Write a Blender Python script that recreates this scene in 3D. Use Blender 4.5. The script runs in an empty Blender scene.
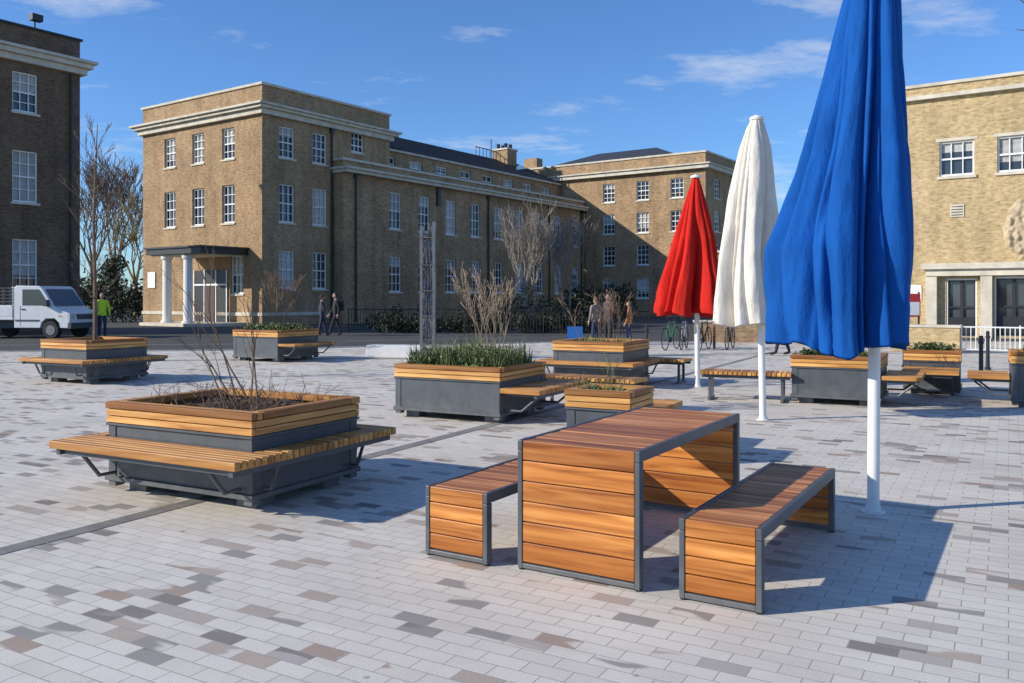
import bpy, math, random
from mathutils import Vector, Matrix, noise
random.seed(11)
S=bpy.context.scene
COL=S.collection
# ------------------------------------------------------------------ helpers
def link(o,parent=None):
    COL.objects.link(o)
    if parent: o.parent=parent
    return o
def root(name,x=0,y=0,z=0,rot=0):
    e=bpy.data.objects.new(name,None); e.empty_display_size=.3
    e.location=(x,y,z); e.rotation_euler=(0,0,math.radians(rot)); return link(e)
class MB:
    def __init__(s): s.v=[];s.f=[];s.m=[]
    def add(s,vs,fs,mi=0):
        k=len(s.v); s.v+= [tuple(v) for v in vs]
        for f in fs: s.f.append(tuple(i+k for i in f)); s.m.append(mi)
    def box(s,x0,x1,y0,y1,z0,z1,mi=0):
        if x1<x0:x0,x1=x1,x0
        if y1<y0:y0,y1=y1,y0
        s.add([(x0,y0,z0),(x1,y0,z0),(x1,y1,z0),(x0,y1,z0),(x0,y0,z1),(x1,y0,z1),(x1,y1,z1),(x0,y1,z1)],
          [(0,3,2,1),(4,5,6,7),(0,1,5,4),(1,2,6,5),(2,3,7,6),(3,0,4,7)],mi)
    def obox(s,o,ex,ey,x0,x1,y0,y1,z0,z1,mi=0):
        P=[]
        for z in(z0,z1):
            for (a,b) in((x0,y0),(x1,y0),(x1,y1),(x0,y1)):
                P.append((o[0]+ex[0]*a+ey[0]*b,o[1]+ex[1]*a+ey[1]*b,z))
        s.add(P,[(0,3,2,1),(4,5,6,7),(0,1,5,4),(1,2,6,5),(2,3,7,6),(3,0,4,7)],mi)
    def tube(s,pts,rad,n=8,mi=0,cap=True):
        pts=[Vector(p) for p in pts]
        if not hasattr(rad,'__len__'): rad=[rad]*len(pts)
        k=len(s.v); m=len(pts)
        for i,p in enumerate(pts):
            t=(pts[min(i+1,m-1)]-pts[max(i-1,0)])
            if t.length<1e-6:t=Vector((0,0,1))
            t.normalize()
            a=Vector((0,0,1)) if abs(t.z)<.9 else Vector((1,0,0))
            u=t.cross(a).normalized(); w=t.cross(u)
            for j in range(n):
                an=2*math.pi*j/n
                q=p+(u*math.cos(an)+w*math.sin(an))*rad[i]; s.v.append(tuple(q))
        for i in range(m-1):
            for j in range(n):
                s.f.append((k+i*n+j,k+i*n+(j+1)%n,k+(i+1)*n+(j+1)%n,k+(i+1)*n+j)); s.m.append(mi)
        if cap:
            s.f.append(tuple(k+j for j in range(n-1,-1,-1))); s.m.append(mi)
            s.f.append(tuple(k+(m-1)*n+j for j in range(n))); s.m.append(mi)
    def ball(s,c,r,mi=0,nu=10,nv=7,jit=0):
        if not hasattr(r,'__len__'): r=(r,r,r)
        k=len(s.v)
        for i in range(nv+1):
            ph=math.pi*i/nv
            for j in range(nu):
                th=2*math.pi*j/nu
                d=Vector((math.sin(ph)*math.cos(th),math.sin(ph)*math.sin(th),math.cos(ph)))
                f=1+jit*noise.noise(d*1.7+Vector(c))
                s.v.append((c[0]+d.x*r[0]*f,c[1]+d.y*r[1]*f,c[2]+d.z*r[2]*f))
        for i in range(nv):
            for j in range(nu):
                s.f.append((k+i*nu+j,k+(i+1)*nu+j,k+(i+1)*nu+(j+1)%nu,k+i*nu+(j+1)%nu)); s.m.append(mi)
    def prism(s,prof,y0,y1,mi=0):
        n=len(prof); vs=[(a,y0,b) for a,b in prof]+[(a,y1,b) for a,b in prof]
        fs=[tuple(range(n)),tuple(range(2*n-1,n-1,-1))]+[(i,i+n,(i+1)%n+n,(i+1)%n) for i in range(n)]
        s.add(vs,fs,mi)
    def obj(s,name,mats,parent=None,smooth=False,bevel=0,seg=1):
        me=bpy.data.meshes.new(name); me.from_pydata(s.v,[],s.f)
        if not isinstance(mats,(list,tuple)): mats=[mats]
        for m in mats: me.materials.append(m)
        me.polygons.foreach_set('material_index',s.m)
        if smooth: me.polygons.foreach_set('use_smooth',[True]*len(s.f))
        me.update()
        o=link(bpy.data.objects.new(name,me),parent)
        if bevel:
            b=o.modifiers.new('bevel','BEVEL'); b.width=bevel; b.segments=seg; b.limit_method='ANGLE'
        return o
# ------------------------------------------------------------------ materials
def mat(name):
    m=bpy.data.materials.new(name); m.use_nodes=True
    nt=m.node_tree; b=nt.nodes['Principled BSDF']; return m,nt,b
def N(nt,t,**k):
    n=nt.nodes.new(t)
    for a,v in k.items(): setattr(n,a,v)
    return n
def ramp(nt,fac,stops,const=False):
    r=N(nt,'ShaderNodeValToRGB'); cr=r.color_ramp
    if const: cr.interpolation='CONSTANT'
    while len(cr.elements)<len(stops): cr.elements.new(.5)
    for e,(p,c) in zip(cr.elements,stops): e.position=p; e.color=(*c,1) if len(c)==3 else c
    nt.links.new(fac,r.inputs[0]); return r.outputs[0]
def mixc(nt,f,a,b,mode='MIX'):
    n=N(nt,'ShaderNodeMix',data_type='RGBA',blend_type=mode)
    for s,v in((0,f),(6,a),(7,b)):
        if isinstance(v,bpy.types.NodeSocket): nt.links.new(v,n.inputs[s])
        elif s==0: n.inputs[0].default_value=v
        else: n.inputs[s].default_value=(*v,1)
    return n.outputs[2]
def objco(nt,scale=(1,1,1),rot=0):
    c=N(nt,'ShaderNodeTexCoord'); m=N(nt,'ShaderNodeMapping'); m.inputs['Scale'].default_value=scale
    m.inputs['Rotation'].default_value=(0,0,rot)
    nt.links.new(c.outputs['Object'],m.inputs[0]); return m.outputs[0]
def noisef(nt,vec,scale,detail=4,rough=.55):
    n=N(nt,'ShaderNodeTexNoise'); n.inputs['Scale'].default_value=scale; n.inputs['Detail'].default_value=detail
    n.inputs['Roughness'].default_value=rough
    nt.links.new(vec,n.inputs['Vector']); return n.outputs['Fac']
def bump(nt,b,h,st=.3,dist=.01):
    n=N(nt,'ShaderNodeBump'); n.inputs['Strength'].default_value=st; n.inputs['Distance'].default_value=dist
    nt.links.new(h,n.inputs['Height']); nt.links.new(n.outputs[0],b.inputs['Normal'])
def plain(name,c,rough=.6,metal=0,var=.25,scale=6,bmp=0,spec=.5,isl=0,dust=0):
    m,nt,b=mat(name); v=objco(nt)
    f=noisef(nt,v,scale)
    d=tuple(x*(1-var) for x in c); l=tuple(min(1,x*(1+var)) for x in c)
    col=ramp(nt,f,[(.3,d),(.7,l)])
    if isl:
        g=N(nt,'ShaderNodeNewGeometry')
        k=ramp(nt,g.outputs['Random Per Island'],[(0,(1-isl,)*3),(1,(1+isl*.6,)*3)])
        col=mixc(nt,1,col,k,'MULTIPLY')
    if dust:
        sp=N(nt,'ShaderNodeSeparateXYZ'); c2=N(nt,'ShaderNodeTexCoord'); nt.links.new(c2.outputs['Object'],sp.inputs[0])
        n2=noisef(nt,c2.outputs['Object'],9,5,.7)
        mm=N(nt,'ShaderNodeMath',operation='MULTIPLY_ADD'); mm.inputs[1].default_value=-1.6; nt.links.new(sp.outputs[2],mm.inputs[0]); nt.links.new(n2,mm.inputs[2])
        col=mixc(nt,ramp(nt,mm.outputs[0],[(.1,(0,0,0)),(.6,(dust,dust,dust))]),col,(.30,.28,.25))
    nt.links.new(col,b.inputs['Base Color'])
    b.inputs['Roughness'].default_value=rough; b.inputs['Metallic'].default_value=metal
    b.inputs['Specular IOR Level'].default_value=spec
    if bmp: bump(nt,b,noisef(nt,v,scale*6),.4,bmp)
    return m
def brickmat(name,c1,c2,mort,var=.25):
    m,nt,b=mat(name)
    c=N(nt,'ShaderNodeTexCoord'); sp=N(nt,'ShaderNodeSeparateXYZ'); nt.links.new(c.outputs['Object'],sp.inputs[0])
    a=N(nt,'ShaderNodeMath',operation='ADD'); nt.links.new(sp.outputs[0],a.inputs[0]); nt.links.new(sp.outputs[1],a.inputs[1])
    cb=N(nt,'ShaderNodeCombineXYZ'); nt.links.new(a.outputs[0],cb.inputs[0]); nt.links.new(sp.outputs[2],cb.inputs[1])
    br=N(nt,'ShaderNodeTexBrick'); nt.links.new(cb.outputs[0],br.inputs['Vector'])
    br.inputs['Color1'].default_value=(*c1,1); br.inputs['Color2'].default_value=(*c2,1); br.inputs['Mortar'].default_value=(*mort,1)
    br.inputs['Scale'].default_value=1; br.inputs['Brick Width'].default_value=.225; br.inputs['Row Height'].default_value=.075
    br.inputs['Mortar Size'].default_value=.007
    f=noisef(nt,c.outputs['Object'],.5,6,.65)
    k=ramp(nt,f,[(.3,(1-var,)*3),(.7,(1+var*.7,)*3)])
    mp=N(nt,'ShaderNodeMapping'); mp.inputs['Scale'].default_value=(1.2,1.2,.12); nt.links.new(c.outputs['Object'],mp.inputs[0])
    f2=noisef(nt,mp.outputs[0],1.5,5,.6)
    k2=ramp(nt,f2,[(.3,(.80,.80,.80)),(.55,(1.05,1.05,1.05))])
    mp3=N(nt,'ShaderNodeMapping'); mp3.inputs['Scale'].default_value=(3,3,9); nt.links.new(c.outputs['Object'],mp3.inputs[0])
    f3=noisef(nt,mp3.outputs[0],1.3,3,.75)
    k3=ramp(nt,f3,[(.36,(.72,.66,.63)),(.5,(1,1,1)),(.66,(1.17,1.17,1.14))])
    col=mixc(nt,1,mixc(nt,1,br.outputs['Color'],k,'MULTIPLY'),k2,'MULTIPLY')
    col=mixc(nt,1,col,k3,'MULTIPLY')
    nt.links.new(col,b.inputs['Base Color']); b.inputs['Roughness'].default_value=.9
    b.inputs['Specular IOR Level'].default_value=.2
    bump(nt,b,br.outputs['Fac'],-.5,.01)
    return m
def wood(name,axis,dark,mid,light,rough=.5):
    m,nt,b=mat(name)
    sc=[16,16,16]; sc[axis]=.9
    g=N(nt,'ShaderNodeNewGeometry')
    c=N(nt,'ShaderNodeTexCoord'); mp=N(nt,'ShaderNodeMapping'); mp.inputs['Scale'].default_value=sc
    off=N(nt,'ShaderNodeVectorMath',operation='SCALE'); off.inputs[0].default_value=(31,17,23)
    nt.links.new(g.outputs['Random Per Island'],off.inputs['Scale'])
    ad=N(nt,'ShaderNodeVectorMath',operation='ADD'); nt.links.new(c.outputs['Object'],mp.inputs[0])
    nt.links.new(mp.outputs[0],ad.inputs[0]); nt.links.new(off.outputs[0],ad.inputs[1])
    n1=N(nt,'ShaderNodeTexNoise'); n1.inputs['Scale'].default_value=1.4; n1.inputs['Detail'].default_value=7; n1.inputs['Distortion'].default_value=.8
    nt.links.new(ad.outputs[0],n1.inputs['Vector'])
    col=ramp(nt,n1.outputs['Fac'],[(.32,dark),(.48,mid),(.68,light)])
    k=ramp(nt,g.outputs['Random Per Island'],[(0,(.55,.46,.42)),(.25,(.80,.74,.70)),(.5,(1.0,.97,.93)),(.75,(1.12,1.12,1.1)),(1,(1.3,1.4,1.5))])
    col=mixc(nt,1,col,k,'MULTIPLY')
    st=noisef(nt,ad.outputs[0],.5,4,.6)
    k2=ramp(nt,st,[(.35,(.74,.70,.70)),(.6,(1.05,1.05,1.05))])
    col=mixc(nt,1,col,k2,'MULTIPLY')
    nt.links.new(col,b.inputs['Base Color']); b.inputs['Roughness'].default_value=rough; b.inputs['Specular IOR Level'].default_value=.35
    bump(nt,b,n1.outputs['Fac'],.25,.003)
    return m
def paving():
    m,nt,b=mat('block_paving')
    c=N(nt,'ShaderNodeTexCoord'); mp=N(nt,'ShaderNodeMapping'); mp.inputs['Rotation'].default_value=(0,0,math.radians(30)); 
    nt.links.new(c.outputs['Object'],mp.inputs[0])
    br=N(nt,'ShaderNodeTexBrick'); nt.links.new(mp.outputs[0],br.inputs['Vector'])
    br.inputs['Color1'].default_value=(0,0,0,1); br.inputs['Color2'].default_value=(1,1,1,1); br.inputs['Mortar'].default_value=(.5,.5,.5,1)
    br.inputs['Scale'].default_value=1; br.inputs['Brick Width'].default_value=.21; br.inputs['Row Height'].default_value=.105
    br.inputs['Mortar Size'].default_value=.0026; br.inputs['Mortar Smooth'].default_value=.2
    L1=(.72,.655,.56);L2=(.69,.625,.535);L3=(.74,.675,.58);G=(.36,.325,.29);P=(.43,.325,.255);D=(.28,.245,.215);P2=(.50,.41,.335)
    busy=ramp(nt,br.outputs['Color'],[(0,L1),(.22,L3),(.42,L2),(.66,P2),(.72,P),(.77,L3),(.83,G),(.91,(.49,.43,.37)),(.96,D)],True)
    calm=ramp(nt,br.outputs['Color'],[(0,L1),(.3,L3),(.6,L2),(.89,L1),(.93,P2),(.955,(.48,.43,.375)),(.98,G)],True)
    sc=N(nt,'ShaderNodeMapping'); sc.inputs['Scale'].default_value=(.45,1.5,1); nt.links.new(mp.outputs[0],sc.inputs[0])
    f=noisef(nt,sc.outputs[0],1.5,3,.6)
    fr=ramp(nt,f,[(.51,(0,0,0)),(.53,(1,1,1))])
    col=mixc(nt,fr,calm,busy)
    sp=noisef(nt,c.outputs['Object'],160,2,.7)
    col=mixc(nt,1,col,ramp(nt,sp,[(.3,(.80,.80,.80)),(.7,(1.16,1.16,1.16))]),'MULTIPLY')
    big=noisef(nt,c.outputs['Object'],.7,6,.65)
    col=mixc(nt,1,col,ramp(nt,big,[(.32,(.86,.85,.84)),(.6,(1.03,1.03,1.03))]),'MULTIPLY')
    st=noisef(nt,c.outputs['Object'],5,3,.6)
    col=mixc(nt,ramp(nt,st,[(.7,(0,0,0)),(.8,(.35,.35,.35))]),col,(.25,.24,.23))
    spot=N(nt,'ShaderNodeTexVoronoi'); spot.inputs['Scale'].default_value=2.6; nt.links.new(c.outputs['Object'],spot.inputs['Vector'])
    col=mixc(nt,ramp(nt,spot.outputs['Distance'],[(.03,(.5,.5,.5)),(.045,(0,0,0))]),col,(.16,.15,.14))
    col=mixc(nt,br.outputs['Fac'],col,(.36,.325,.28))
    nt.links.new(col,b.inputs['Base Color']); b.inputs['Roughness'].default_value=.88; b.inputs['Specular IOR Level'].default_value=.2
    inv=N(nt,'ShaderNodeMath',operation='MULTIPLY_ADD'); inv.inputs[1].default_value=-1
    nt.links.new(br.outputs['Fac'],inv.inputs[0])
    ms=N(nt,'ShaderNodeMath',operation='MULTIPLY'); ms.inputs[1].default_value=.35; nt.links.new(sp,ms.inputs[0]); nt.links.new(ms.outputs[0],inv.inputs[2])
    bump(nt,b,inv.outputs[0],.4,.003)
    return m
def leafmat(name,c,var=.5):
    m,nt,b=mat(name); g=N(nt,'ShaderNodeNewGeometry')
    col=ramp(nt,g.outputs['Random Per Island'],[(0,tuple(x*(1-var) for x in c)),(.6,c),(1,tuple(x*(1+var) for x in c))])
    nt.links.new(col,b.inputs['Base Color']); b.inputs['Roughness'].default_value=.6
    b.inputs['Specular IOR Level'].default_value=.3
    return m
def glassmat():
    m,nt,b=mat('window_glass'); g=N(nt,'ShaderNodeNewGeometry')
    col=ramp(nt,g.outputs['Random Per Island'],[(0,(.015,.018,.02)),(1,(.07,.08,.09))])
    nt.links.new(col,b.inputs['Base Color']); b.inputs['Roughness'].default_value=.06; b.inputs['Specular IOR Level'].default_value=.7
    c=N(nt,'ShaderNodeTexCoord'); bump(nt,b,noisef(nt,c.outputs['Object'],.9,1),.15,.05)
    return m
M_pave=paving()
M_brick=brickmat('brown_brick',(.34,.21,.112),(.44,.295,.16),(.37,.29,.20))
M_brickL=brickmat('dark_brown_brick',(.14,.085,.052),(.20,.13,.08),(.18,.145,.11))
M_tan=brickmat('tan_brick',(.46,.33,.165),(.57,.425,.225),(.47,.385,.25),.15)
M_stone=plain('portland_stone',(.60,.54,.43),.85,var=.18,scale=2,bmp=.003)
M_white=plain('white_paint',(.80,.79,.76),.45,var=.04)
M_glass=glassmat()
M_blind=plain('window_blind',(.46,.455,.43),.8,var=.2,isl=.35)
M_slate=plain('slate_roof',(.05,.053,.06),.6,var=.3,scale=3,isl=.2)
M_steel=plain('anthracite_steel',(.075,.083,.092),.45,var=.18,scale=5,bmp=.0006,dust=.3)
M_steelL=plain('brushed_steel',(.26,.25,.24),.38,metal=.6,var=.2)
M_black=plain('black_metal',(.02,.02,.022),.45)
M_soil=plain('soil',(.08,.05,.033),.95,var=.5,scale=20,bmp=.02)
M_asph=plain('asphalt',(.065,.061,.055),.9,var=.25,scale=1.2,bmp=.002)
M_kerb=plain('kerb_stone',(.38,.36,.33),.85,var=.15)
M_twig=plain('bare_twig',(.17,.11,.07),.85,var=.3)
M_twigP=plain('pale_twig',(.30,.22,.145),.85,var=.3)
M_leaf=leafmat('shrub_leaf',(.055,.085,.025))
M_leafD=leafmat('dark_leaf',(.035,.042,.018))
M_lav=leafmat('planting_leaf',(.14,.18,.065))
O=dict(dark=(.30,.092,.018),mid=(.53,.19,.038),light=(.69,.30,.08))
M_wX=wood('table_timber',1,**O,rough=.42)
Tt=dict(dark=(.29,.095,.03),mid=(.48,.18,.06),light=(.62,.28,.11))
M_wTop=wood('table_top_timber',1,**Tt,rough=.5)
Y=dict(dark=(.38,.155,.038),mid=(.56,.265,.07),light=(.68,.37,.125))
M_wY=wood('planter_timber_y',1,**Y); M_wYx=wood('planter_timber_x',0,**Y)
M_skin=plain('skin',(.5,.3,.22),.6,var=.1)
M_rubber=plain('rubber',(.02,.02,.02),.8)
# ------------------------------------------------------------------ ground
g=MB(); g.add([(-400,-60,-.006),(400,-60,-.006),(400,700,-.006),(-400,700,-.006)],[(0,1,2,3)]); g.obj('ground',M_asph)
p=MB()
p.add([(-34,-12,0),(40,-12,0),(40,27,0),(14,31,0),(1,30,0),(-9,25.5,0),(-34,23,0)],[(0,1,2,3,4,5,6)])
p.obj('plaza_paving',M_pave)
k=MB()
edge=[(-34,23.0),(-9,25.5),(1,30),(14,31),(40,27)]
for a,b in zip(edge[:-1],edge[1:]):
    d=Vector((b[0]-a[0],b[1]-a[1])); L=d.length; d/=L
    n=int(L/.9)
    for i in range(n):
        k.obox(a,(d.x,d.y),(-d.y,d.x),i*L/n+.005,(i+1)*L/n-.005,.01,.16,-.05,.03)
k.obj('kerb',M_kerb,bevel=.01)
ch=MB(); c0=Vector((-4.9,2.0)); du=Vector((.48,.877)); dn=Vector((-.877,.48))
for i in range(52):
    a=i*.5
    ch.obox(c0,(du.x,du.y),(dn.x,dn.y),a+.004,a+.496,0,.15,-.01,.004)
ch.obj('drainage_channel',plain('channel_stone',(.27,.25,.225),.8,isl=.2))
ch=MB(); c0=Vector((-14,20.5))
for i in range(60):
    ch.obox(c0,(.985,.17),(-.17,.985),i*.5+.004,i*.5+.496,0,.3,-.01,.004)
ch.obj('paving_band',plain('band_stone',(.31,.285,.255),.8,isl=.2))
rm=MB()
for (x0,y0,dx,dy,L,w_) in((-22,28.2,1,.09,15,.1),(-6,31.5,.93,.36,7,.1)):
    q=math.hypot(dx,dy); rm.obox((x0,y0),(dx/q,dy/q),(-dy/q,dx/q),0,L,0,w_,-.004,-.002)
rm.obj('road_marking',plain('road_paint',(.4,.4,.38),.8,var=.25))
# ------------------------------------------------------------------ table and benches
def slat_table(name,x,y,rot,L,W,H,nend,ntop,topmat):
    r=root(name,x,y,0,rot)
    fr=.03; th=.05
    w=MB()
    z0=.045; hh=(H-z0)/nend
    for e in(0,1):
        xa=.004 if e==0 else L-th-.004
        for i in range(nend):
            j=random.uniform(-.0015,.0015)
            w.box(xa+j,xa+th+j-.01 if e==0 else xa+th+j,fr+.003,W-fr-.003,z0+i*hh+.004,z0+(i+1)*hh-.003)
    w.obj('end_boards',M_wX,r,bevel=.004,seg=2)
    n=ntop; a0=th+.006; ww=(L-2*th-.012)/n
    t=MB()
    for i in range(n):
        j=random.uniform(-.0015,.0015); t.box(a0+i*ww+.003,a0+(i+1)*ww-.003,fr+.003,W-fr-.003,H-.04,H-.004+j)
    t.obj('top_boards',topmat,r,bevel=.003,seg=2)
    s=MB()
    for ya in(0,W-fr):
        s.box(0,L,ya,ya+fr,H-.06,H)
        s.box(0,.055,ya,ya+fr,0.01,H-.062)
        s.box(L-.055,L,ya,ya+fr,0.01,H-.062)
    s.box(.002,.05,fr,W-fr,.012,.04); s.box(L-.05,L-.002,fr,W-fr,.012,.04)
    for xx in(.35*L,.65*L): s.box(xx,xx+.05,fr,W-fr,H-.075,H-.042)
    s.box(th+.02,L-th-.02,W*.5-.03,W*.5+.03,H-.1,H-.076)
    s.obj('steel_frame',M_steel,r,bevel=.004,seg=2)
    ft=MB()
    for xx in(.025,L-.03):
        for yy in(.018,W-.018): ft.tube([(xx,yy,0),(xx,yy,.012)],.02,10)
    ft.obj('feet',M_black,r)
slat_table('picnic_table',.68,4.58,58.5,1.8,.76,.75,6,17,M_wTop)
slat_table('timber_bench',1.235,4.25,58.5,1.8,.43,.425,4,17,M_wTop)
slat_table('timber_bench',-.146,5.02,58.5,1.8,.45,.425,4,17,M_wTop)
# ------------------------------------------------------------------ planters
def planter(name,cx,cy,rot,hx,hy,H,bench=None):
    r=root(name,cx,cy,0,rot)
    rim=.17; s=MB()
    s.box(-hx+.02,hx-.02,-hy+.02,-hy+.04,.1,H-rim); s.box(-hx+.02,hx-.02,hy-.04,hy-.02,.1,H-rim)
    s.box(-hx+.02,-hx+.04,-hy+.041,hy-.041,.1,H-rim); s.box(hx-.04,hx-.02,-hy+.041,hy-.041,.1,H-rim)
    s.box(-hx+.05,hx-.05,-hy+.05,hy-.05,.09,.13)
    for a in(-1,1):
        for b in(-1,1):
            s.box(a*(hx-.012),a*(hx-.1),b*(hy-.012),b*(hy-.1),.05,H-rim-.003)
            s.box(a*(hx-.14),a*(hx-.34),b*(hy-.1),b*(hy-.3),.0,.088)
    s.box(-hx-.01,hx+.01,-hy-.01,hy+.01,.095,.135) 
    s.box(-hx-.004,hx+.004,-hy-.004,hy+.004,H-rim-.02,H-rim-.001)
    s.obj('steel_box',M_steel,r,bevel=.004)
    w=MB(); wx=MB(); nb=3; bh=rim/nb
    for i in range(nb-1):
        z0=H-rim+i*bh+.004; z1=H-rim+(i+1)*bh-.003
        for a in(-1,1):
            w.box(a*hx,a*(hx-.035),-hy,hy,z0,z1)
            wx.box(-hx+.037,hx-.037,a*hy,a*(hy-.035),z0,z1)
    z0=H-bh+.004
    for j in range(2):
        o=j*.058
        for a in(-1,1):
            w.box(a*(hx+.006-o),a*(hx+.006-o-.054),-hy-.006,hy+.006,z0,H)
            wx.box(-hx+.114,hx-.114,a*(hy+.006-o),a*(hy+.006-o-.054),z0,H)
    w.obj('rim_boards',M_wY,r,bevel=.004); wx.obj('rim_cross_boards',M_wYx,r,bevel=.004)
    so=MB(); nn=14
    vs=[];fs=[]
    for i in range(nn+1):
        for j in range(nn+1):
            xx=-hx+.045+(2*hx-.09)*i/nn; yy=-hy+.045+(2*hy-.09)*j/nn
            vs.append((xx,yy,H-.08+.05*noise.noise(Vector((xx*5,yy*5,cx)))))
    for i in range(nn):
        for j in range(nn): fs.append((i*(nn+1)+j,(i+1)*(nn+1)+j,(i+1)*(nn+1)+j+1,i*(nn+1)+j+1))
    so.add(vs,fs); so.obj('soil',M_soil,r,smooth=True)
    if bench:
        bx0,bx1,by0,by1=bench; z1=.455; z0=.395; st=.064
        b=MB(); n=int(round((bx1-bx0)/st)); st=(bx1-bx0)/n
        for i in range(n):
            a=bx0+i*st; c=a+st-.011
            if c<-hx-.005 or a>hx+.005: b.box(a,c,by0,by1,z0,z1)
            else:
                if by0<-hy-.05: b.box(a,c,by0,-hy-.012,z0,z1)
                if by1>hy+.05: b.box(a,c,hy+.012,by1,z0,z1)
        b.obj('seat_slats',M_wY,r,bevel=.005,seg=2)
        f=MB()
        ex=.05
        ys=[yy for yy,c in((by0+ex,by0<-hy-.05),(by1-ex-.04,by1>hy+.05)) if c]
        for yy in ys: f.box(bx0+.03,bx1-.03,yy,yy+.04,.345,.393)
        xs=[xx for xx,c in((bx0+.06,bx0<-hx-.05),(bx1-.1,bx1>hx+.05)) if c]
        for xx in xs: f.box(xx,xx+.04,by0+.1,by1-.1,.348,.392)
        for sy,on in((-1,by0<-hy-.05),(1,by1>hy+.05)):
            if not on: continue
            yo=by0+.08 if sy<0 else by1-.08
            for xx in(max(bx0+.1,-hx+.12),min(bx1-.1,hx-.12)):
                f.tube([(xx,sy*hy,.17),(xx,(yo+sy*hy)/2,.17),(xx,yo,.36)],.016,6)
                f.box(xx-.02,xx+.02,sy*hy*.98,yo,.352,.391)
        for sx,on in((-1,bx0<-hx-.05),(1,bx1>hx+.05)):
            if not on: continue
            xo=bx0+.08 if sx<0 else bx1-.08
            for yy in(max(by0+.1,-hy+.12),min(by1-.1,hy-.12)):
                f.tube([(sx*hx,yy,.17),((xo+sx*hx)/2,yy,.17),(xo,yy,.36)],.016,6)
                f.box(sx*hx*.98,xo,yy-.02,yy+.02,.354,.389)
        f.obj('seat_brackets',M_steel,r)
    return r
def rand_unit():
    while 1:
        q=Vector((random.uniform(-1,1),random.uniform(-1,1),random.uniform(-1,1)))
        if .05<q.length<1: return q.normalized()
def leaves(mb,c,r,n,size,mi=0,flat=0):
    c=Vector(c)
    for _ in range(n):
        q=rand_unit(); rr=random.random()**.4
        q=Vector((q.x*r[0],q.y*r[1],q.z*r[2]))*rr
        q*=1+.35*noise.noise(q*2+c)
        p=c+q; d=rand_unit(); e=d.cross(rand_unit()).normalized(); s=size*random.uniform(.6,1.4)
        mb.add([p-d*s,p+e*s*.45,p+d*s,p-e*s*.45],[(0,1,2,3)],mi)
def blades(mb,c,rx,ry,n,h,w,lean=.35):
    for _ in range(n):
        x=c[0]+random.uniform(-rx,rx); y=c[1]+random.uniform(-ry,ry); z=c[2]
        cl=.65+.7*noise.noise(Vector((x*4,y*4,c[2])))
        a=random.uniform(0,6.28); l=random.uniform(0,lean); H=h*random.uniform(.5,1.15)*cl
        dx,dy=math.cos(a)*l*H,math.sin(a)*l*H; b=a+1.57+random.uniform(-.6,.6); wx,wy=math.cos(b)*w,math.sin(b)*w
        mb.add([(x-wx,y-wy,z),(x+wx,y+wy,z),(x+dx*.4+wx,y+dy*.4+wy,z+H*.6),(x+dx*.4-wx,y+dy*.4-wy,z+H*.6),(x+dx,y+dy,z+H)],
               [(0,1,2,3),(3,2,4)])
def branch(mb,p,d,L,r,depth,sp=.55,up=.12,kids=3,n=5,shrink=.68,wob=.12,minr=.0022):
    p=Vector(p); d=Vector(d).normalized(); pts=[p.copy()]; m=4
    nodes=[]
    for i in range(m):
        d=(d+rand_unit()*wob+Vector((0,0,up))).normalized(); p=p+d*L/m; pts.append(p.copy()); nodes.append((p.copy(),d.copy()))
    rad=[max(minr,r*(1-.55*i/m)) for i in range(m+1)]
    mb.tube(pts,rad,n if depth>1 else 3,cap=False)
    if depth<=0: return
    for k in range(kids):
        q,dd=nodes[random.choice([1,2,2,3]) if k<kids-1 else 3]
        a=rand_unit(); a=(a-dd*a.dot(dd)).normalized()
        branch(mb,q,dd+a*random.uniform(sp*.7,sp*1.4),L*shrink*random.uniform(.75,1.2),max(minr,r*.5),depth-1,sp,up,kids,n,shrink,wob,minr)
RP=62
r=planter('planter_with_bench',-2.3,7.16,RP,.62,.80,.73,(-1.0,.86,-1.02,.97))
mb=MB()
for (bx,by,h,lean) in((.1,-.1,1.0,(-.15,.5)),(.0,-.05,.8,(.0,.35)),(.15,.0,.7,(.35,.25)),(-.1,-.15,.7,(-.3,.6)),(.05,-.2,.75,(.1,.12)),(.0,.1,.8,(.1,.7))):
    branch(mb,(bx,by,.62),(lean[0],lean[1],1),h*.85,.010,2,.35,.06,3,5,.5,.08,.0025)
for _ in range(120):
    x=random.uniform(-.5,.5); y=random.uniform(-.68,.68)
    branch(mb,(x,y,.62),(random.uniform(-.8,.8),random.uniform(-.8,.8),.8),random.uniform(.06,.22),.003,1,.6,0,2)
mb.obj('bare_shrub',M_twig,r)
lf=MB()
for _ in range(220):
    x=random.uniform(-.52,.52); y=random.uniform(-.7,.7); leaves(lf,(x,y,.665),(.03,.03,.012),2,.022)
lf.obj('leaf_litter',leafmat('dead_leaf',(.18,.09,.04)),r)

r=planter('planter_with_bench',-.55,11.58,RP,.65,.8,.7,(-.68,.9,-1.36,.4) )
b=MB(); blades(b,(0,0,.6),.55,.7,2600,.42,.006,.75)
for _ in range(46): leaves(b,(random.uniform(-.52,.52),random.uniform(-.7,.7),.74+random.uniform(-.05,.11)),(.12,.12,.12),60,.026)
b.obj('grasses',M_lav,r)
b=MB()
for i in range(8):
    a=i*.78; branch(b,(.15+.08*math.cos(a),-.2+.08*math.sin(a),.6),(.35*math.cos(a),.35*math.sin(a),1),.6,.012,3,.45,.12,3,5,.62,.1,.0035)
b.obj('bare_shrub',M_twigP,r)

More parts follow.
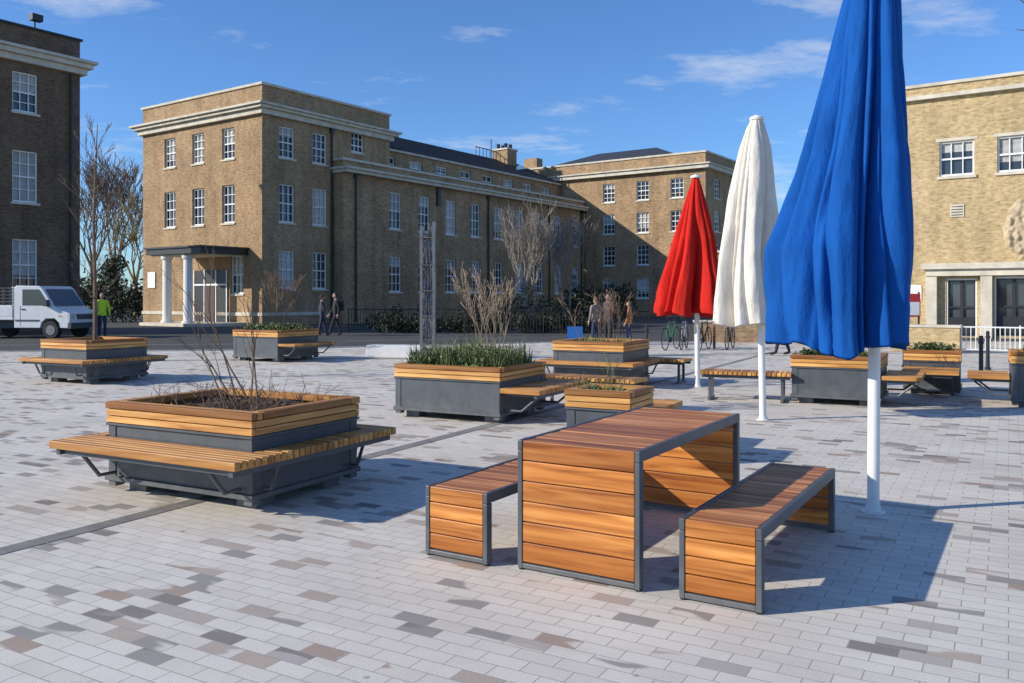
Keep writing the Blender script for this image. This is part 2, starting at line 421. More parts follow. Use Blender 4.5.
r=planter('planter_with_bench',.95,8.35,RP,.33,.33,.7,(.4,1.32,-.33,.33))
b=MB(); blades(b,(0,0,.6),.25,.25,260,.24,.004,.7)
for i in range(3): branch(b,(0,0,.6),(random.uniform(-.4,.4),random.uniform(-.4,.4),1),.2,.005,2,.5,0,2)
for _ in range(8): leaves(b,(random.uniform(-.2,.2),random.uniform(-.2,.2),.66),(.08,.08,.05),30,.02)
b.obj('grasses',M_lav,r)

r=planter('planter_with_bench',1.65,15.8,RP,.68,.68,.8,(-.95,.95,-.95,.95))
b=MB(); blades(b,(0,0,.68),.5,.5,500,.22,.006,.6)
b.obj('grasses',M_lav,r)
b=MB()
for i in range(7): branch(b,(random.uniform(-.4,.4),random.uniform(-.4,.4),.68),(random.uniform(-.4,.4),random.uniform(-.4,.4),1),.5,.009,3,.5,.05,3,5,.6,.1,.004)
b.obj('bare_shrub',M_twig,r)

r=planter('planter_with_bench',-7.95,16.4,RP,.66,.66,.8,(-.92,.92,-.92,.92))
t=MB()
t.tube([(0,0,.68),(.02,.03,1.8),(-.03,0,3.0),(.03,.03,4.0),(.05,0,4.9)],[.042,.035,.027,.017,.006],8,cap=False)
for i in range(26):
    z=1.4+i*.125; a=i*2.4; L=.3+.62*(1-abs(z-2.6)/2.9)
    branch(t,(0,0,z),(math.cos(a),math.sin(a),1.0),L*.62,.010,2,.45,.12,3,4,.62,.1,.0042)
t.obj('young_tree',M_twig,r)

r=planter('planter_with_bench',-6.0,21.9,RP,.75,.75,.78,(-.75,.75,-1.3,-.6))
b=MB()
for _ in range(30): leaves(b,(random.uniform(-.6,.6),random.uniform(-.6,.6),.8),(.2,.2,.14),60,.04)
b.obj('low_shrub',M_lav,r)
b=MB()
for i in range(9): a=i*.7; branch(b,(.1*math.cos(a),.1*math.sin(a),.68),(.3*math.cos(a),.3*math.sin(a),1),.72,.014,3,.4,.12,3,4,.62,.1,.006)
b.obj('bare_shrub',M_twig,r)

r=planter('planter_with_bench',5.0,13.1,RP,.62,.62,.72,(-.6,.6,-1.15,-.6))
b=MB()
for _ in range(16): leaves(b,(random.uniform(-.5,.5),random.uniform(-.5,.5),.70),(.16,.16,.09),50,.035)
b.obj('low_shrub',M_leaf,r)
b=MB()
for i in range(8): branch(b,(random.uniform(-.4,.4),random.uniform(-.4,.4),.6),(random.uniform(-.4,.4),random.uniform(-.4,.4),1),.45,.008,3,.5,.05,2,5,.6,.1,.004)
b.obj('bare_shrub',M_twig,r)
r=planter('planter_with_bench',7.0,14.3,RP,.42,.42,.72,(-1.3,-.42,-.4,.4))
b=MB()
for _ in range(14): leaves(b,(random.uniform(-.3,.3),random.uniform(-.3,.3),.74),(.14,.14,.1),50,.03)
b.obj('low_shrub',M_leaf,r)
r=planter('planter_with_bench',7.75,12.5,RP,.45,.45,.8,(-.45,.45,.3,1.0))
b=MB()
for _ in range(14): leaves(b,(random.uniform(-.3,.3),random.uniform(-.3,.3),.8),(.14,.14,.1),50,.03)
b.obj('low_shrub',M_leaf,r)

def slat_bench(name,cx,cy,rot,L,W=.5,H=.45):
    r=root(name,cx,cy,0,rot); b=MB(); n=int(L/.07)
    st=L/n
    for i in range(n): b.box(-L/2+i*st+.006,-L/2+(i+1)*st-.006,-W/2,W/2,H-.05,H)
    b.obj('seat_slats',M_wY,r,bevel=.004)
    f=MB()
    for yy in(-W/2+.06,W/2-.1): f.box(-L/2+.02,L/2-.02,yy,yy+.04,H-.1,H-.052)
    for xx in(-L/2+.12,L/2-.16):
        f.box(xx,xx+.04,-W/2+.02,W/2-.02,.0,.04); f.box(xx,xx+.04,-W/2+.1,-W/2+.14,.04,H-.102); f.box(xx,xx+.04,W/2-.14,W/2-.1,.04,H-.102)
    f.obj('steel_legs',M_steel,r)
slat_bench('slatted_bench',1.1,12.3,150,1.6)
slat_bench('slatted_bench',3.6,13.2,158,1.35)
slat_bench('slatted_bench',2.55,16.2,150,1.6)
# ------------------------------------------------------------------ umbrellas
def fabric(name,c):
    m,nt,b=mat(name); b.inputs['Roughness'].default_value=.85; b.inputs['Specular IOR Level'].default_value=.15
    v=objco(nt); f=noisef(nt,v,3,4); col=ramp(nt,f,[(.3,tuple(x*.85 for x in c)),(.7,tuple(min(1,x*1.08) for x in c))])
    nt.links.new(col,b.inputs['Base Color'])
    mp=objco(nt,(6,6,1.8)); bump(nt,b,noisef(nt,mp,1.6,7,.6),.5,.045)
    return m
def umbrella(x,y,prof,hem,color,pr,folds,seed,swirl=.5,tw=.25,low=.08):
    r=root('patio_umbrella',x,y)
    def ip(z):
        if z>=prof[0][0]: return prof[0][1:]
        for a,b in zip(prof[:-1],prof[1:]):
            if b[0]<=z<=a[0]:
                t=(a[0]-z)/(a[0]-b[0])
                return tuple(a[i]*(1-t)+b[i]*t for i in(1,2))
        return prof[-1][1:]
    zt=prof[0][0]; nz=150; nt_=440; vs=[];fs=[]
    sv=Vector((seed*3.1,seed*1.7,seed))
    tot=nz+8
    for i in range(tot+1):
        t=min(1,i/nz)
        for j in range(nt_):
            th=2*math.pi*j/nt_; cs,sn=math.cos(th),math.sin(th)
            zb=hem+.12*noise.noise(Vector((cs*1.3,sn*1.3,seed)))+.08*abs(math.sin(folds*th/2+seed))-low*max(0,math.cos(th+1.4))
            z=zt+(zb-zt)*t
            c,R=ip(z)
            k=min(1,t*1.5)
            ph=seed+swirl*noise.noise(Vector((cs*.9,sn*.9,z*.6))+sv)*2.5-tw*(zt-z)
            s1=abs(math.sin(folds*th/2+ph))
            s2=abs(math.sin(folds*th*1.0+1.7*ph+.4*z+1.0))
            fd=(.58*(1-s1)**1.7+.24*(1-s2)**1.8)
            nn=noise.noise(Vector((cs*1.6,sn*1.6,z*.7))+sv)*.20+noise.noise(Vector((cs*5,sn*5,z*1.2))+sv)*.08
            pk=-.05*max(0,noise.noise(Vector((cs*1.5,sn*1.5,(z+.25*s1)*3.2))+sv))
            rr=R*(1.13-fd*(.35+.65*k)+nn*k+pk*k)
            rr*=1+.06*max(0,(t-.9)/.1)
            if i>nz:
                q=(i-nz)/8; rr*=1-.55*q; z+=.35*q
            vs.append((c+rr*cs,rr*sn*.92,z))
    for i in range(tot):
        for j in range(nt_):
            fs.append((i*nt_+j,(i+1)*nt_+j,(i+1)*nt_+(j+1)%nt_,i*nt_+(j+1)%nt_))
    m=MB(); m.add(vs,fs); m.add(vs[:nt_],[tuple(range(nt_))])
    m.obj('folded_canopy',color,r,smooth=True)
    pm=MB(); tx=prof[0][1]
    pm.tube([(0,0,0),(tx*.5,0,zt*.5),(tx,0,zt+.06)],[pr,pr,pr*.8],24)
    pm.tube([(0,0,.0),(0,0,.010)],.085,28); pm.tube([(0,0,.010),(0,0,.05)],pr*1.22,20)
    for i in range(4):
        a=i*math.pi/2+.4; pm.tube([(.07*math.cos(a),.07*math.sin(a),.010),(.07*math.cos(a),.07*math.sin(a),.02)],.008,6)
    pm.tube([(tx,0,zt+.0),(tx,0,zt+.03),(tx,0,zt+.045)],[pr*2.1,pr*2.1,pr*1.7],20)
    pm.obj('pole',M_white,r,smooth=False,bevel=.002)
umbrella(2.65,6.31,[(4.45,.03,.05),(4.2,.03,.10),(3.76,-.01,.19),(3.2,-.06,.26),(2.66,-.12,.34),(2.3,-.17,.41),(1.93,-.22,.48),(1.6,-.24,.475),(1.3,-.25,.45),(1.0,-.25,.44)],1.22,fabric('blue_canvas',(.006,.085,.34)),.043,5,1.3,.5,.28,.09)
umbrella(3.23,11.07,[(3.86,-.08,.07),(3.75,-.09,.11),(3.5,-.1,.18),(2.83,-.15,.28),(2.06,-.19,.38),(1.55,-.21,.43),(1.0,-.2,.43)],1.2,fabric('white_canvas',(.74,.68,.59)),.043,5,2.9,.3,.2,.06)
umbrella(3.28,15.2,[(3.69,-.03,.05),(3.3,-.04,.16),(2.6,-.06,.34),(1.9,-.1,.48),(1.4,-.16,.55),(1.0,-.16,.55)],1.26,fabric('red_canvas',(.60,.022,.014)),.045,6,5.2,.5,.2,.05)
# ------------------------------------------------------------------ buildings
FR=55
class Bld:
    def __init__(s,name,x,y,brick):
        s.r=root(name,x,y,0,FR); s.w=MB(); s.fr=MB(); s.gl=MB(); s.bl=MB(); s.st=MB(); s.brick=brick; s.dk=MB()
    def wall(s,p0,p1,z0,z1,ops=(),sill=True,dep=.16):
        d=Vector((p1[0]-p0[0],p1[1]-p0[1])); L=d.length; d/=L; n=Vector((-d.y,d.x))
        def P(a,b,z): return (p0[0]+d.x*a+n.x*b,p0[1]+d.y*a+n.y*b,z)
        xs=sorted({0,L,*[o[0]-o[2]/2 for o in ops],*[o[0]+o[2]/2 for o in ops]})
        zs=sorted({z0,z1,*[o[1]-o[3]/2 for o in ops],*[o[1]+o[3]/2 for o in ops]})
        for a,b in zip(xs[:-1],xs[1:]):
            for c,e in zip(zs[:-1],zs[1:]):
                mx,mz=(a+b)/2,(c+e)/2
                if any(abs(mx-o[0])<o[2]/2 and abs(mz-o[1])<o[3]/2 for o in ops): continue
                s.w.add([P(a,0,c),P(b,0,c),P(b,0,e),P(a,0,e)],[(0,1,2,3)])
        for o in ops:
            a,b,c,e=o[0]-o[2]/2,o[0]+o[2]/2,o[1]-o[3]/2,o[1]+o[3]/2
            nx,ny=(o[4],o[5]) if len(o)>5 else (3,4)
            door=len(o)>6
            D=dep+.08
            for q in([(a,c),(a,e)],[(b,e),(b,c)],[(a,e),(b,e)],[(b,c),(a,c)]):
                (a1,c1),(a2,c2)=q
                s.w.add([P(a1,0,c1),P(a1,D,c1),P(a2,D,c2),P(a2,0,c2)],[(0,1,2,3)])
            s.gl.add([P(a,D-.02,c),P(b,D-.02,c),P(b,D-.02,e),P(a,D-.02,e)],[(0,1,2,3)])
            if random.random()<.55 and not door:
                f=random.choice([.3,.5,.5,1,.7])
                s.bl.add([P(a+.05,D-.03,e-(e-c)*f),P(b-.05,D-.03,e-(e-c)*f),P(b-.05,D-.03,e),P(a+.05,D-.03,e)],[(0,1,2,3)])
            q0=(p0[0],p0[1]); ex=(d.x,d.y); ey=(n.x,n.y)
            w=.07
            y0,y1=dep-.06,dep+.02
            F=s.dk if door else s.fr
            if door:
                s.fr.obox(q0,ex,ey,a+.003,a+.06,y0-.04,y0-.002,c,e-.003); s.fr.obox(q0,ex,ey,b-.06,b-.003,y0-.04,y0-.002,c,e-.003); s.fr.obox(q0,ex,ey,a+.061,b-.061,y0-.04,y0-.002,e-.07,e-.003)
                F.obox(q0,ex,ey,a+w,b-w,y0,y1,c+.1,c+.75); w=.11
            F.obox(q0,ex,ey,a+.003,a+w,y0,y1,c+.003,e-.003); F.obox(q0,ex,ey,b-w,b-.003,y0,y1,c+.003,e-.003)
            F.obox(q0,ex,ey,a+w,b-w,y0,y1,e-w,e-.003)
            if not door: F.obox(q0,ex,ey,a+w,b-w,y0,y1,c+.003,c+w+.02)
            for i in range(1,nx): 
                h=.06 if door else .018
                xx=a+(b-a)*i/nx; F.obox(q0,ex,ey,xx-h,xx+h,y0+.02,y1-.002,c+w+.02,e-w)
            for i in range(1,ny):
                zz=c+(e-c)*i/ny; h=.035 if i==ny//2 else .018; F.obox(q0,ex,ey,a+w,b-w,y0+.014,y1-.004,zz-h,zz+h)
            if sill and not door: s.st.obox(q0,ex,ey,a-.08,b+.08,-.07,dep-.062,c-.11,c+.002)
    def done(s,trimbevel=.01):
        s.w.obj('walls',s.brick,s.r); s.fr.obj('window_frames',M_white,s.r); s.gl.obj('window_panes',M_glass,s.r)
        if s.bl.v: s.bl.obj('window_blinds',M_blind,s.r)
        s.st.obj('stone_trim',M_stone,s.r,bevel=trimbevel)
        if s.dk.v: s.dk.obj('dark_metalwork',M_black,s.r)
# main building ---------------------------------------
B=Bld('brick_university_building',-13.95,48,M_brick)
Hp=13.5
rows=[(3.2,2.2),(7.0,2.2),(10.5,1.8)]
def ops(ss,rows,w=1.15,g=(3,4)): return [(s_,z,w,h,*g) for s_ in ss for z,h in rows]
lf=ops([11.6-3.0,11.6-5.86,11.6-8.7],rows[1:]) + [(11.6-2.2,2.9,1.15,2.2,3,4)]
B.wall((0,11.6),(0,0),0,Hp,lf)
B.wall((0,0),(10.3,0),0,Hp,ops([1.76,4.27],rows)+[(7.4,11.35,1.1,1.3,3,3)])
B.wall((10.3,0),(10.3,11.6),0,Hp); B.wall((10.3,11.6),(0,11.6),0,Hp)
B.st.box(-.45,10.75,-.45,12.05,12.15,12.32); B.st.box(-.25,10.5,-.25,11.8,11.85,12.148); B.st.box(-.6,10.9,-.6,12.2,12.322,12.45)
B.st.box(-.1,10.4,-.1,11.7,Hp,Hp+.14)
B.st.box(-.06,5.1,-.06,11.66,.55,.75)
wx=[9.9+2.83*i for i in range(9) if 9.9+2.83*i<33.5]
B.wall((5.3,-.01),(5.3,-.9),0,9.9); B.wall((5.3,-.9),(34,-.9),0,9.9,ops([s-5.3 for s in wx],[(3.1,2.3),(7.2,2.4)]))
B.st.box(5.15,34,-1.35,1,9.15,9.35); B.st.box(5.05,34,-1.5,1,9.352,9.5); B.st.box(5.2,34,-1.0,1.5,9.9,10.05)
B.wall((10.31,1.6),(34,1.6),10.05,11.6,[(s-10.3,10.75,1.3,.95,2,2) for s in [11.9+2.83*i for i in range(8)]],sill=False)
B.st.box(10.32,34,1.35,2,11.6,11.75)
sl=MB()
n=20
for i in range(n):
    t0,t1=i/n,(i+1)/n
    def Q(x,t): return (x,1.3+4.6*t,11.76+2.1*t)
    for jx in range(36):
        xa=10.32+jx*(34-10.32)/36; xb=xa+(34-10.32)/36
        o=.02
        a,b_,c_,d_=Q(xa,t0),Q(xb,t0),Q(xb,t1),Q(xa,t1)
        sl.add([(a[0],a[1],a[2]+o),(b_[0],b_[1],b_[2]+o),(c_[0],c_[1],c_[2]-o*.2),(d_[0],d_[1],d_[2]-o*.2)],[(0,1,2,3)])
sl.add([(10.32,5.9,13.86),(34,5.9,13.86),(34,10.5,11.76),(10.32,10.5,11.76)],[(0,1,2,3)])
sl.add([(36,-9,13.6),(36,5,13.6),(44,5,13.6),(44,-9,13.6),(40,-5,15.2),(40,1,15.2)],[(0,1,5,4),(1,2,5),(2,3,4,5),(3,0,4)])
sl.obj('slate_roof',M_slate,B.r)
B.w.box(10.32,34,10.5,10.7,0,11.7)
r4=[(2.4,1.7),(5.2,1.7),(7.9,1.7),(10.6,1.6)]
B.wall((34.2,9),(34.2,-12.06),0,13.3,[(9+3.27,z,1.15,h,3,4) for z,h in r4]+[(9+6.5,z,1.15,h,3,4) for z,h in r4]+[(9+9.6,z,1.15,h,3,4) for z,h in r4])
B.wall((34.2,-12.06),(44,-12.06),0,13.3,ops([2.5,6.5],r4))
B.wall((44,-12.06),(44,9),0,13.3); B.wall((44,9),(34.2,9),0,13.3)
B.st.box(33.75,44.5,-12.5,9.4,12.0,12.3); B.st.box(33.6,44.6,-12.65,9.55,12.302,12.42); B.st.box(34.1,44.1,-12.16,9.1,13.3,13.45)
B.w.box(30.2,31.6,4.6,6.2,12,14.6); B.w.box(37,38,6,7.5,13.4,14.9)
B.st.box(30.1,31.7,4.5,6.3,14.6,14.75)
for a,b_ in((30.5,5),(31.2,5),(30.5,5.8),(31.2,5.8)): B.dk.tube([(a,b_,14.75),(a,b_,15.2)],.16,8)
B.dk.tube([(29,5.5,13.5),(29,5.5,15.4)],.05,6)
for i in range(6): B.dk.tube([(27.5+i*.5,6,13.5),(27.5+i*.5,6,14.6)],.03,5)
B.dk.box(27.4,30.1,5.98,6.03,14.55,14.62)
for xx,yy,zt in((6.3,-.98,9.2),(19.9,-.98,9.2),(28.3,-.98,9.2),(5.15,-.1,11.9),(33.5,-.98,9.2),(10.6,1.5,11.6)):
    B.dk.tube([(xx,yy,0.1 if zt!=11.6 else 10.05),(xx,yy,zt)],.06,8); B.dk.box(xx-.13,xx+.13,yy-.1,yy+.1,zt-.3,zt)
B.dk.box(13.98,14.3,-1.06,-.92,7.9,9.1) 
for a in(2.2,3.0,3.6,8.2): B.dk.tube([(a,5,13.6),(a,5,14.4)],.03,5)
B.dk.box(2.0,3.8,4.98,5.02,14.0,14.04); B.dk.box(8.9,9.4,3,3.4,13.6,14.3)
B.st.box(-2.9,-.02,1.4,6.1,3.95,4.0); B.dk.box(-3.1,.0,1.2,6.3,4.002,4.32)
B.dk.box(-3.2,.0,1.1,6.4,4.322,4.42)
for yy in(4.94,2.98):
    B.fr.tube([(-2.65,yy,.18),(-2.65,yy,.3),(-2.65,yy,.301),(-2.65,yy,3.75),(-2.65,yy,3.751),(-2.65,yy,3.95)],[.34,.34,.25,.24,.32,.34],16)
B.st.box(-3.4,-.02,1.1,6.5,0,.18)
B.dk.box(-.06,-.02,3.0,6.2,.18,3.2)
for yy in(3.0,4.0,5.1,6.1): B.fr.box(-.1,-.062,yy,yy+.08,.18,3.2)
B.fr.box(-.11,-.101,3.0,6.18,2.3,2.4)
wd=MB(); wd.box(-.13,-.112,4.1,4.55,.2,2.28); wd.box(-.13,-.112,4.6,5.08,.2,2.28); wd.obj('timber_doors',plain('dark_timber',(.07,.035,.022),.5),B.r)
sg=MB(); sg.box(-.06,-.02,10.2,11.0,2.2,3.2); sg.obj('wall_sign',M_white,B.r)
B.done()
# left building ----------------------------------------
B=Bld('brick_block_building',-21.1,42,M_brickL)
B.wall((-9,0),(0,0),0,14.1,[(9-2.57,11.1,1.15,1.85,3,4),(9-2.57,7.2,1.15,2.4,3,4),(9-2.57,3.1,1.15,2.4,3,4),(9-5.6,11.1,1.15,1.85,3,4),(9-5.6,7.2,1.15,2.4,3,4),(9-5.6,3.1,1.15,2.4,3,4)])
B.wall((0,0),(0,5),0,14.1); B.wall((0,5),(-9,5),0,14.1); B.wall((-9,5),(-9,0),0,14.1)
B.st.box(-9.4,.45,-.45,5.4,12.75,12.98); B.st.box(-9.2,.25,-.25,5.2,12.45,12.748); B.st.box(-9.5,.6,-.6,5.5,12.982,13.12)
B.dk.box(-9.1,.1,-.1,5.1,14.1,14.2)
B.st.box(-9.06,.06,-.06,5.06,.5,.7)
B.dk.tube([(-2.0,.3,14.2),(-2.0,.3,14.7)],.04,6); B.dk.box(-2.25,-1.75,.0,.35,14.6,14.9)
B.dk.tube([(-.5,-.12,0),(-.5,-.12,12.4)],.06,8)
B.done()
# right building ---------------------------------------
B=Bld('tan_brick_hall',19.65,33,M_tan)
def so(t): return 5.5-t
B.wall((0,5.5),(0,-8),0,10.15,[(so(2.32),7.15,1.25,1.4,3,2),(so(.28),7.15,1.25,1.4,3,2),(so(-1.76),7.15,1.25,1.4,3,2),(so(-3.8),7.15,1.25,1.4,3,2),
   (so(2.15),1.2,1.1,2.3,2,2,1),(so(.35),1.25,1.3,2.3,2,2,1)],dep=.14)
B.wall((0,-8),(10,-8),0,10.15); B.wall((10,-8),(10,5.5),0,10.15); B.wall((10,5.5),(0,5.5),0,10.15)
B.st.box(-.22,10.2,-8.2,5.7,9.62,9.78); B.st.box(-.08,10.1,-8.1,5.6,10.15,10.27)
for t in(2.32,.28,-1.76,-3.8):
    B.st.box(-.02,-.001,t-.75,t+.75,7.855,7.98)
B.st.box(-.04,-.001,2.05,2.55,4.8,5.3)
for i in range(4): B.dk.box(-.05,-.041,2.1,2.5,4.87+i*.11,4.9+i*.11)
B.st.box(-.5,-.001,-6,3.55,2.72,2.95); B.st.box(-.35,-.002,-6,3.4,2.45,2.718)
for t in(3.2,1.25,-.9,-3): B.st.box(-.3,-.003,t-.2,t+.2,0,2.448)
sg=MB(); sg.box(-.04,-.004,3.6,4.0,1.5,2.1); sg.obj('wall_sign',M_white,B.r)
# carved stone relief : plain sculpted height field with an uneven outline
rl=MB(); nn=60; vs=[]; fs=[]
for i in range(nn+1):
    for j in range(nn+1):
        a=-1.0+1.75*i/nn; z=3.0+2.4*j/nn
        dx_=(a+.13)/.86; dz=(z-4.2)/1.18
        rad_=math.sqrt(dx_*dx_+dz*dz)+.22*noise.noise(Vector((a*3,z*3,2)))
        msk=max(0,min(1,(1-rad_)*5))
        h=.10+.10*abs(noise.noise(Vector((a*3.2,z*2.4,7))))*2+.07*noise.noise(Vector((a*8,z*7,3)))
        vs.append((.03-(.03+max(.02,h))*msk,a,z))
for i in range(nn):
    for j in range(nn): fs.append((i*(nn+1)+j,i*(nn+1)+j+1,(i+1)*(nn+1)+j+1,(i+1)*(nn+1)+j))
rl.add(vs,fs)
rl.obj('carved_relief',plain('relief_stone',(.47,.37,.24),.9,var=.25,scale=4),B.r,smooth=True)
B.done(0)
B=Bld('low_brick_building',27,62,M_brick)
B.wall((0,16),(0,-4),0,5.2,[(2+2.6*i,2.6,1.1,1.8,3,4) for i in range(7)])
B.wall((0,-4),(10,-4),0,5.2); B.wall((10,-4),(10,16),0,5.2); B.wall((10,16),(0,16),0,5.2)
B.st.box(-.2,10.2,-4.2,16.2,5.2,5.4)
B.done()
# ------------------------------------------------------------------ vegetation
def bare_tree(name,x,y,H,r,matl,seed,depth=5,kids=3,minr=.012,stems=1,sp=.5,up=.10):
    random.seed(seed); e=root(name,x,y); t=MB()
    for s_ in range(stems):
        a=s_*2.2
        base=Vector((.2*math.cos(a)*(stems>1),.2*math.sin(a)*(stems>1),-.1))
        top=base+Vector((.2*math.cos(a)*(stems>1),.2*math.sin(a)*(stems>1),H*.33))
        t.tube([base,base*.5+top*.5+Vector((.04,.03,0)),top],[r*1.2,r,r*.85],8,cap=False)
        for k in range(4):
            b=k*1.6+a; branch(t,top+Vector((0,0,-.1*k)),(.35*math.cos(b),.35*math.sin(b),1),H*.27,r*.6,depth-1,sp,up,kids,5,.72,.12,minr)
    t.obj('limbs',matl,e); return e
bare_tree('birch_tree',.9,50,6.3,.09,plain('birch_bark',(.36,.30,.24),.8,var=.3),3,5,3,.011,3,.36,.14)
bare_tree('birch_tree',3.4,56,6.4,.08,plain('birch_bark2',(.30,.25,.20),.8,var=.3),9,5,3,.011,2,.36,.14)
bare_tree('bare_tree',-36,78,13,.25,M_twig,5,6,3,.022)
bare_tree('bare_tree',-41,84,14,.25,M_twig,6,6,3,.022)
bare_tree('bare_tree',-31.5,72,9,.2,plain('yellow_twig',(.28,.21,.09),.8),8,6,3,.02)
random.seed(5)
def shrub(name,x,y,blobs,matl,size,n):
    e=root(name,x,y); m=MB()
    for (c,r) in blobs: leaves(m,c,r,n,size)
    m.obj('foliage',matl,e)
bl=[]
for i in range(26):
    h=random.uniform(.3,.7)
    bl.append(((i*.42+random.uniform(-.25,.25),random.uniform(-.6,.6),h*.8),(random.uniform(.35,.7),.5,h)))
shrub('evergreen_hedge',-6.2,39,bl,M_leafD,.07,330)
bl=[((i*.8+random.uniform(-.2,.2),random.uniform(-.6,.6),random.uniform(.6,1.2)),(.8,.7,random.uniform(.6,1.2))) for i in range(9)]
shrub('evergreen_shrub',-1.5,43,bl,M_leafD,.08,380)
e=root('bare_shrub',-3.6,41.5); b=MB()
for i in range(12): branch(b,(random.uniform(-2.5,3),random.uniform(-.4,.4),0),(random.uniform(-.4,.4),random.uniform(-.4,.4),1),.75,.02,3,.5,.08,3,4,.66,.1,.009)
b.obj('stems',M_twigP,e)
bl=[((i*.9+random.uniform(-.3,.3),random.uniform(-.6,.6),random.uniform(.8,1.8)),(1.1,1,random.uniform(.9,1.7))) for i in range(7)]
shrub('evergreen_shrub',-28,56,bl,M_leafD,.12,480)
bl=[((i*.9,random.uniform(-.4,.4),1.2+random.uniform(-.3,.3)),(.9,.8,random.uniform(1,1.6))) for i in range(5)]
shrub('evergreen_shrub',4.2,60,bl,M_leafD,.12,500)
bl=[((random.uniform(-.5,.5)*(6-z)*.35,random.uniform(-.5,.5)*(6-z)*.35,z),(1.9-.25*z,1.9-.25*z,.8)) for z in [x*.45+.6 for x in range(9)]]
shrub('conifer_tree',-29.5,64,bl,M_leafD,.12,350)
random.seed(21)
t=MB()
for i in range(90):
    x=-150+i*3.6+random.uniform(-1,1); y=150+random.uniform(-10,10); h=random.uniform(3,6)
    leaves(t,(x,y,h*.55),(3,3,h*.6),150,.55)
t.obj('distant_trees',leafmat('winter_canopy',(.10,.085,.06),.4))
e=root('plane_tree',9.6,11.5)
t=MB(); t.tube([(0,0,0),(.05,0,2),(-.05,.05,4.2),(.0,0,7)],[.2,.17,.14,.08],10,cap=False)
random.seed(4)
for k in range(7):
    a=k*.9; branch(t,(0,0,3.9+k*.45),(math.cos(a),math.sin(a),.8),1.5,.05,4,.5,.1,3,5,.7,.12,.006)
t.tube([(-.05,.05,4.6),(-1.6,-.3,5.0),(-2.6,-.6,5.02),(-3.0,-.75,5.1),(-3.4,-.9,5.3)],[.04,.026,.017,.011,.004],5,cap=False)
t.tube([(-2.6,-.6,5.02),(-2.95,-.6,4.95),(-3.2,-.6,4.97)],[.012,.008,.004],4,cap=False)
t.obj('limbs',M_twig,e)
# ------------------------------------------------------------------ sculpture, stone seat, railings, bollards
e=root('steel_sculpture',-2.15,22.0)
m=MB()
m.box(-.3,.3,-.3,.3,0,.25)
for sx in(-.16,.16):
    for sy in(-.12,.12): m.box(sx-.035,sx+.035,sy-.022,sy+.022,.25,3.45+.4*sx)
for i in range(26):
    x0=random.uniform(-.15,.15); zz0=random.uniform(.3,.8); zz1=random.uniform(2.6,3.5); A=random.uniform(.01,.04); w_=random.uniform(2.5,3.5)
    pts=[(x0+A*math.sin(z*w_+i),random.uniform(-.1,.1),z) for z in [zz0+(zz1-zz0)*k/11 for k in range(12)]]
    m.tube(pts,random.uniform(.014,.028),5)
for z in [.5,1.1,1.75,2.4,3.1]: m.box(-.19,.19,-.15,.15,z,z+.018)
m.obj('column',M_steelL,e)
e=root('stone_seat',-3.0,22.2,0,-8); m=MB(); m.box(-.72,.72,-.25,.25,.04,.36); m.box(-.66,.66,-.2,.2,0,.04); m.obj('slab',plain('white_stone',(.76,.74,.70),.7,var=.06),e,bevel=.02,seg=2)
def railing(name,x,y,rot,L,H,matl,gap=.12,r=.012):
    e=root(name,x,y,0,rot); m=MB()
    m.tube([(0,0,H),(L,0,H)],r*1.8,8); m.tube([(0,0,.12),(L,0,.12)],r*1.4,8)
    i=0
    while i*gap<=L:
        big=i%12==0
        m.tube([(i*gap,0,0 if big else .12),(i*gap,0,H+.06 if big else H)],r*2 if big else r,6); i+=1
    m.obj('bars',matl,e)
railing('black_railing',-7.6,40,-3,9.5,1.05,M_black,.14,.012)
railing('black_railing',-2.0,36,8,8,1.0,M_black,.14,.012)
railing('white_railing',12.75,24.4,-32,4.5,.75,M_white,.12,.012)
e=root('brick_wall',11.15,25.2,0,-32); m=MB(); m.box(0,1.75,0,.33,0,.72); m.obj('courses',M_tan,e)
m=MB(); m.box(-.04,1.79,-.04,.37,.72,.8); m.obj('coping',M_stone,e,bevel=.01)
e=root('brick_wall',6.5,30.6,0,-8); m=MB(); m.box(0,7,0,.33,0,.7); m.obj('courses',M_brick,e)
m=MB(); m.box(-.04,7.04,-.04,.37,.7,.78); m.obj('coping',M_stone,e,bevel=.01)
def bollard(x,y,H=.95):
    e=root('bollard',x,y); m=MB()
    m.tube([(0,0,0),(0,0,.05),(0,0,.06),(0,0,H-.16),(0,0,H-.15),(0,0,H-.12),(0,0,H-.11),(0,0,H-.02),(0,0,H)],[.065,.065,.042,.038,.052,.052,.038,.042,.02],14)
    m.obj('post',M_black,e,smooth=False,bevel=.003)
for x,y in((9.0,16.5),(8.9,19.5),(3.6,23),(5.0,23.2),(2.7,26.5),(10.4,18.8),(7.1,24.5)): bollard(x,y,.85)
e=root('notice_board',11.75,25.9); m=MB(); m.tube([(0,0,0),(0,0,1.75)],.03,8); m.tube([(.5,0,0),(.5,0,1.75)],.03,8); m.obj('posts',M_black,e)
m=MB(); m.box(-.03,.53,-.045,-.02,1.0,1.7,0); m.box(-.0,.5,-.05,-.046,1.05,1.45,1); m.obj('panel',[plain('red_paint',(.5,.03,.03),.4,var=.05),M_white],e)
e=root('pavement_sign',2.15,29.4); m=MB()
m.add([(-.26,-.22,0),(.26,-.22,0),(.26,0,.6),(-.26,0,.6)],[(0,1,2,3)]); m.add([(-.26,.22,0),(.26,.22,0),(.26,.01,.6),(-.26,.01,.6)],[(3,2,1,0)])
m.obj('boards',plain('blue_paint',(.03,.14,.40),.4,var=.1),e).modifiers.new('s','SOLIDIFY').thickness=.02
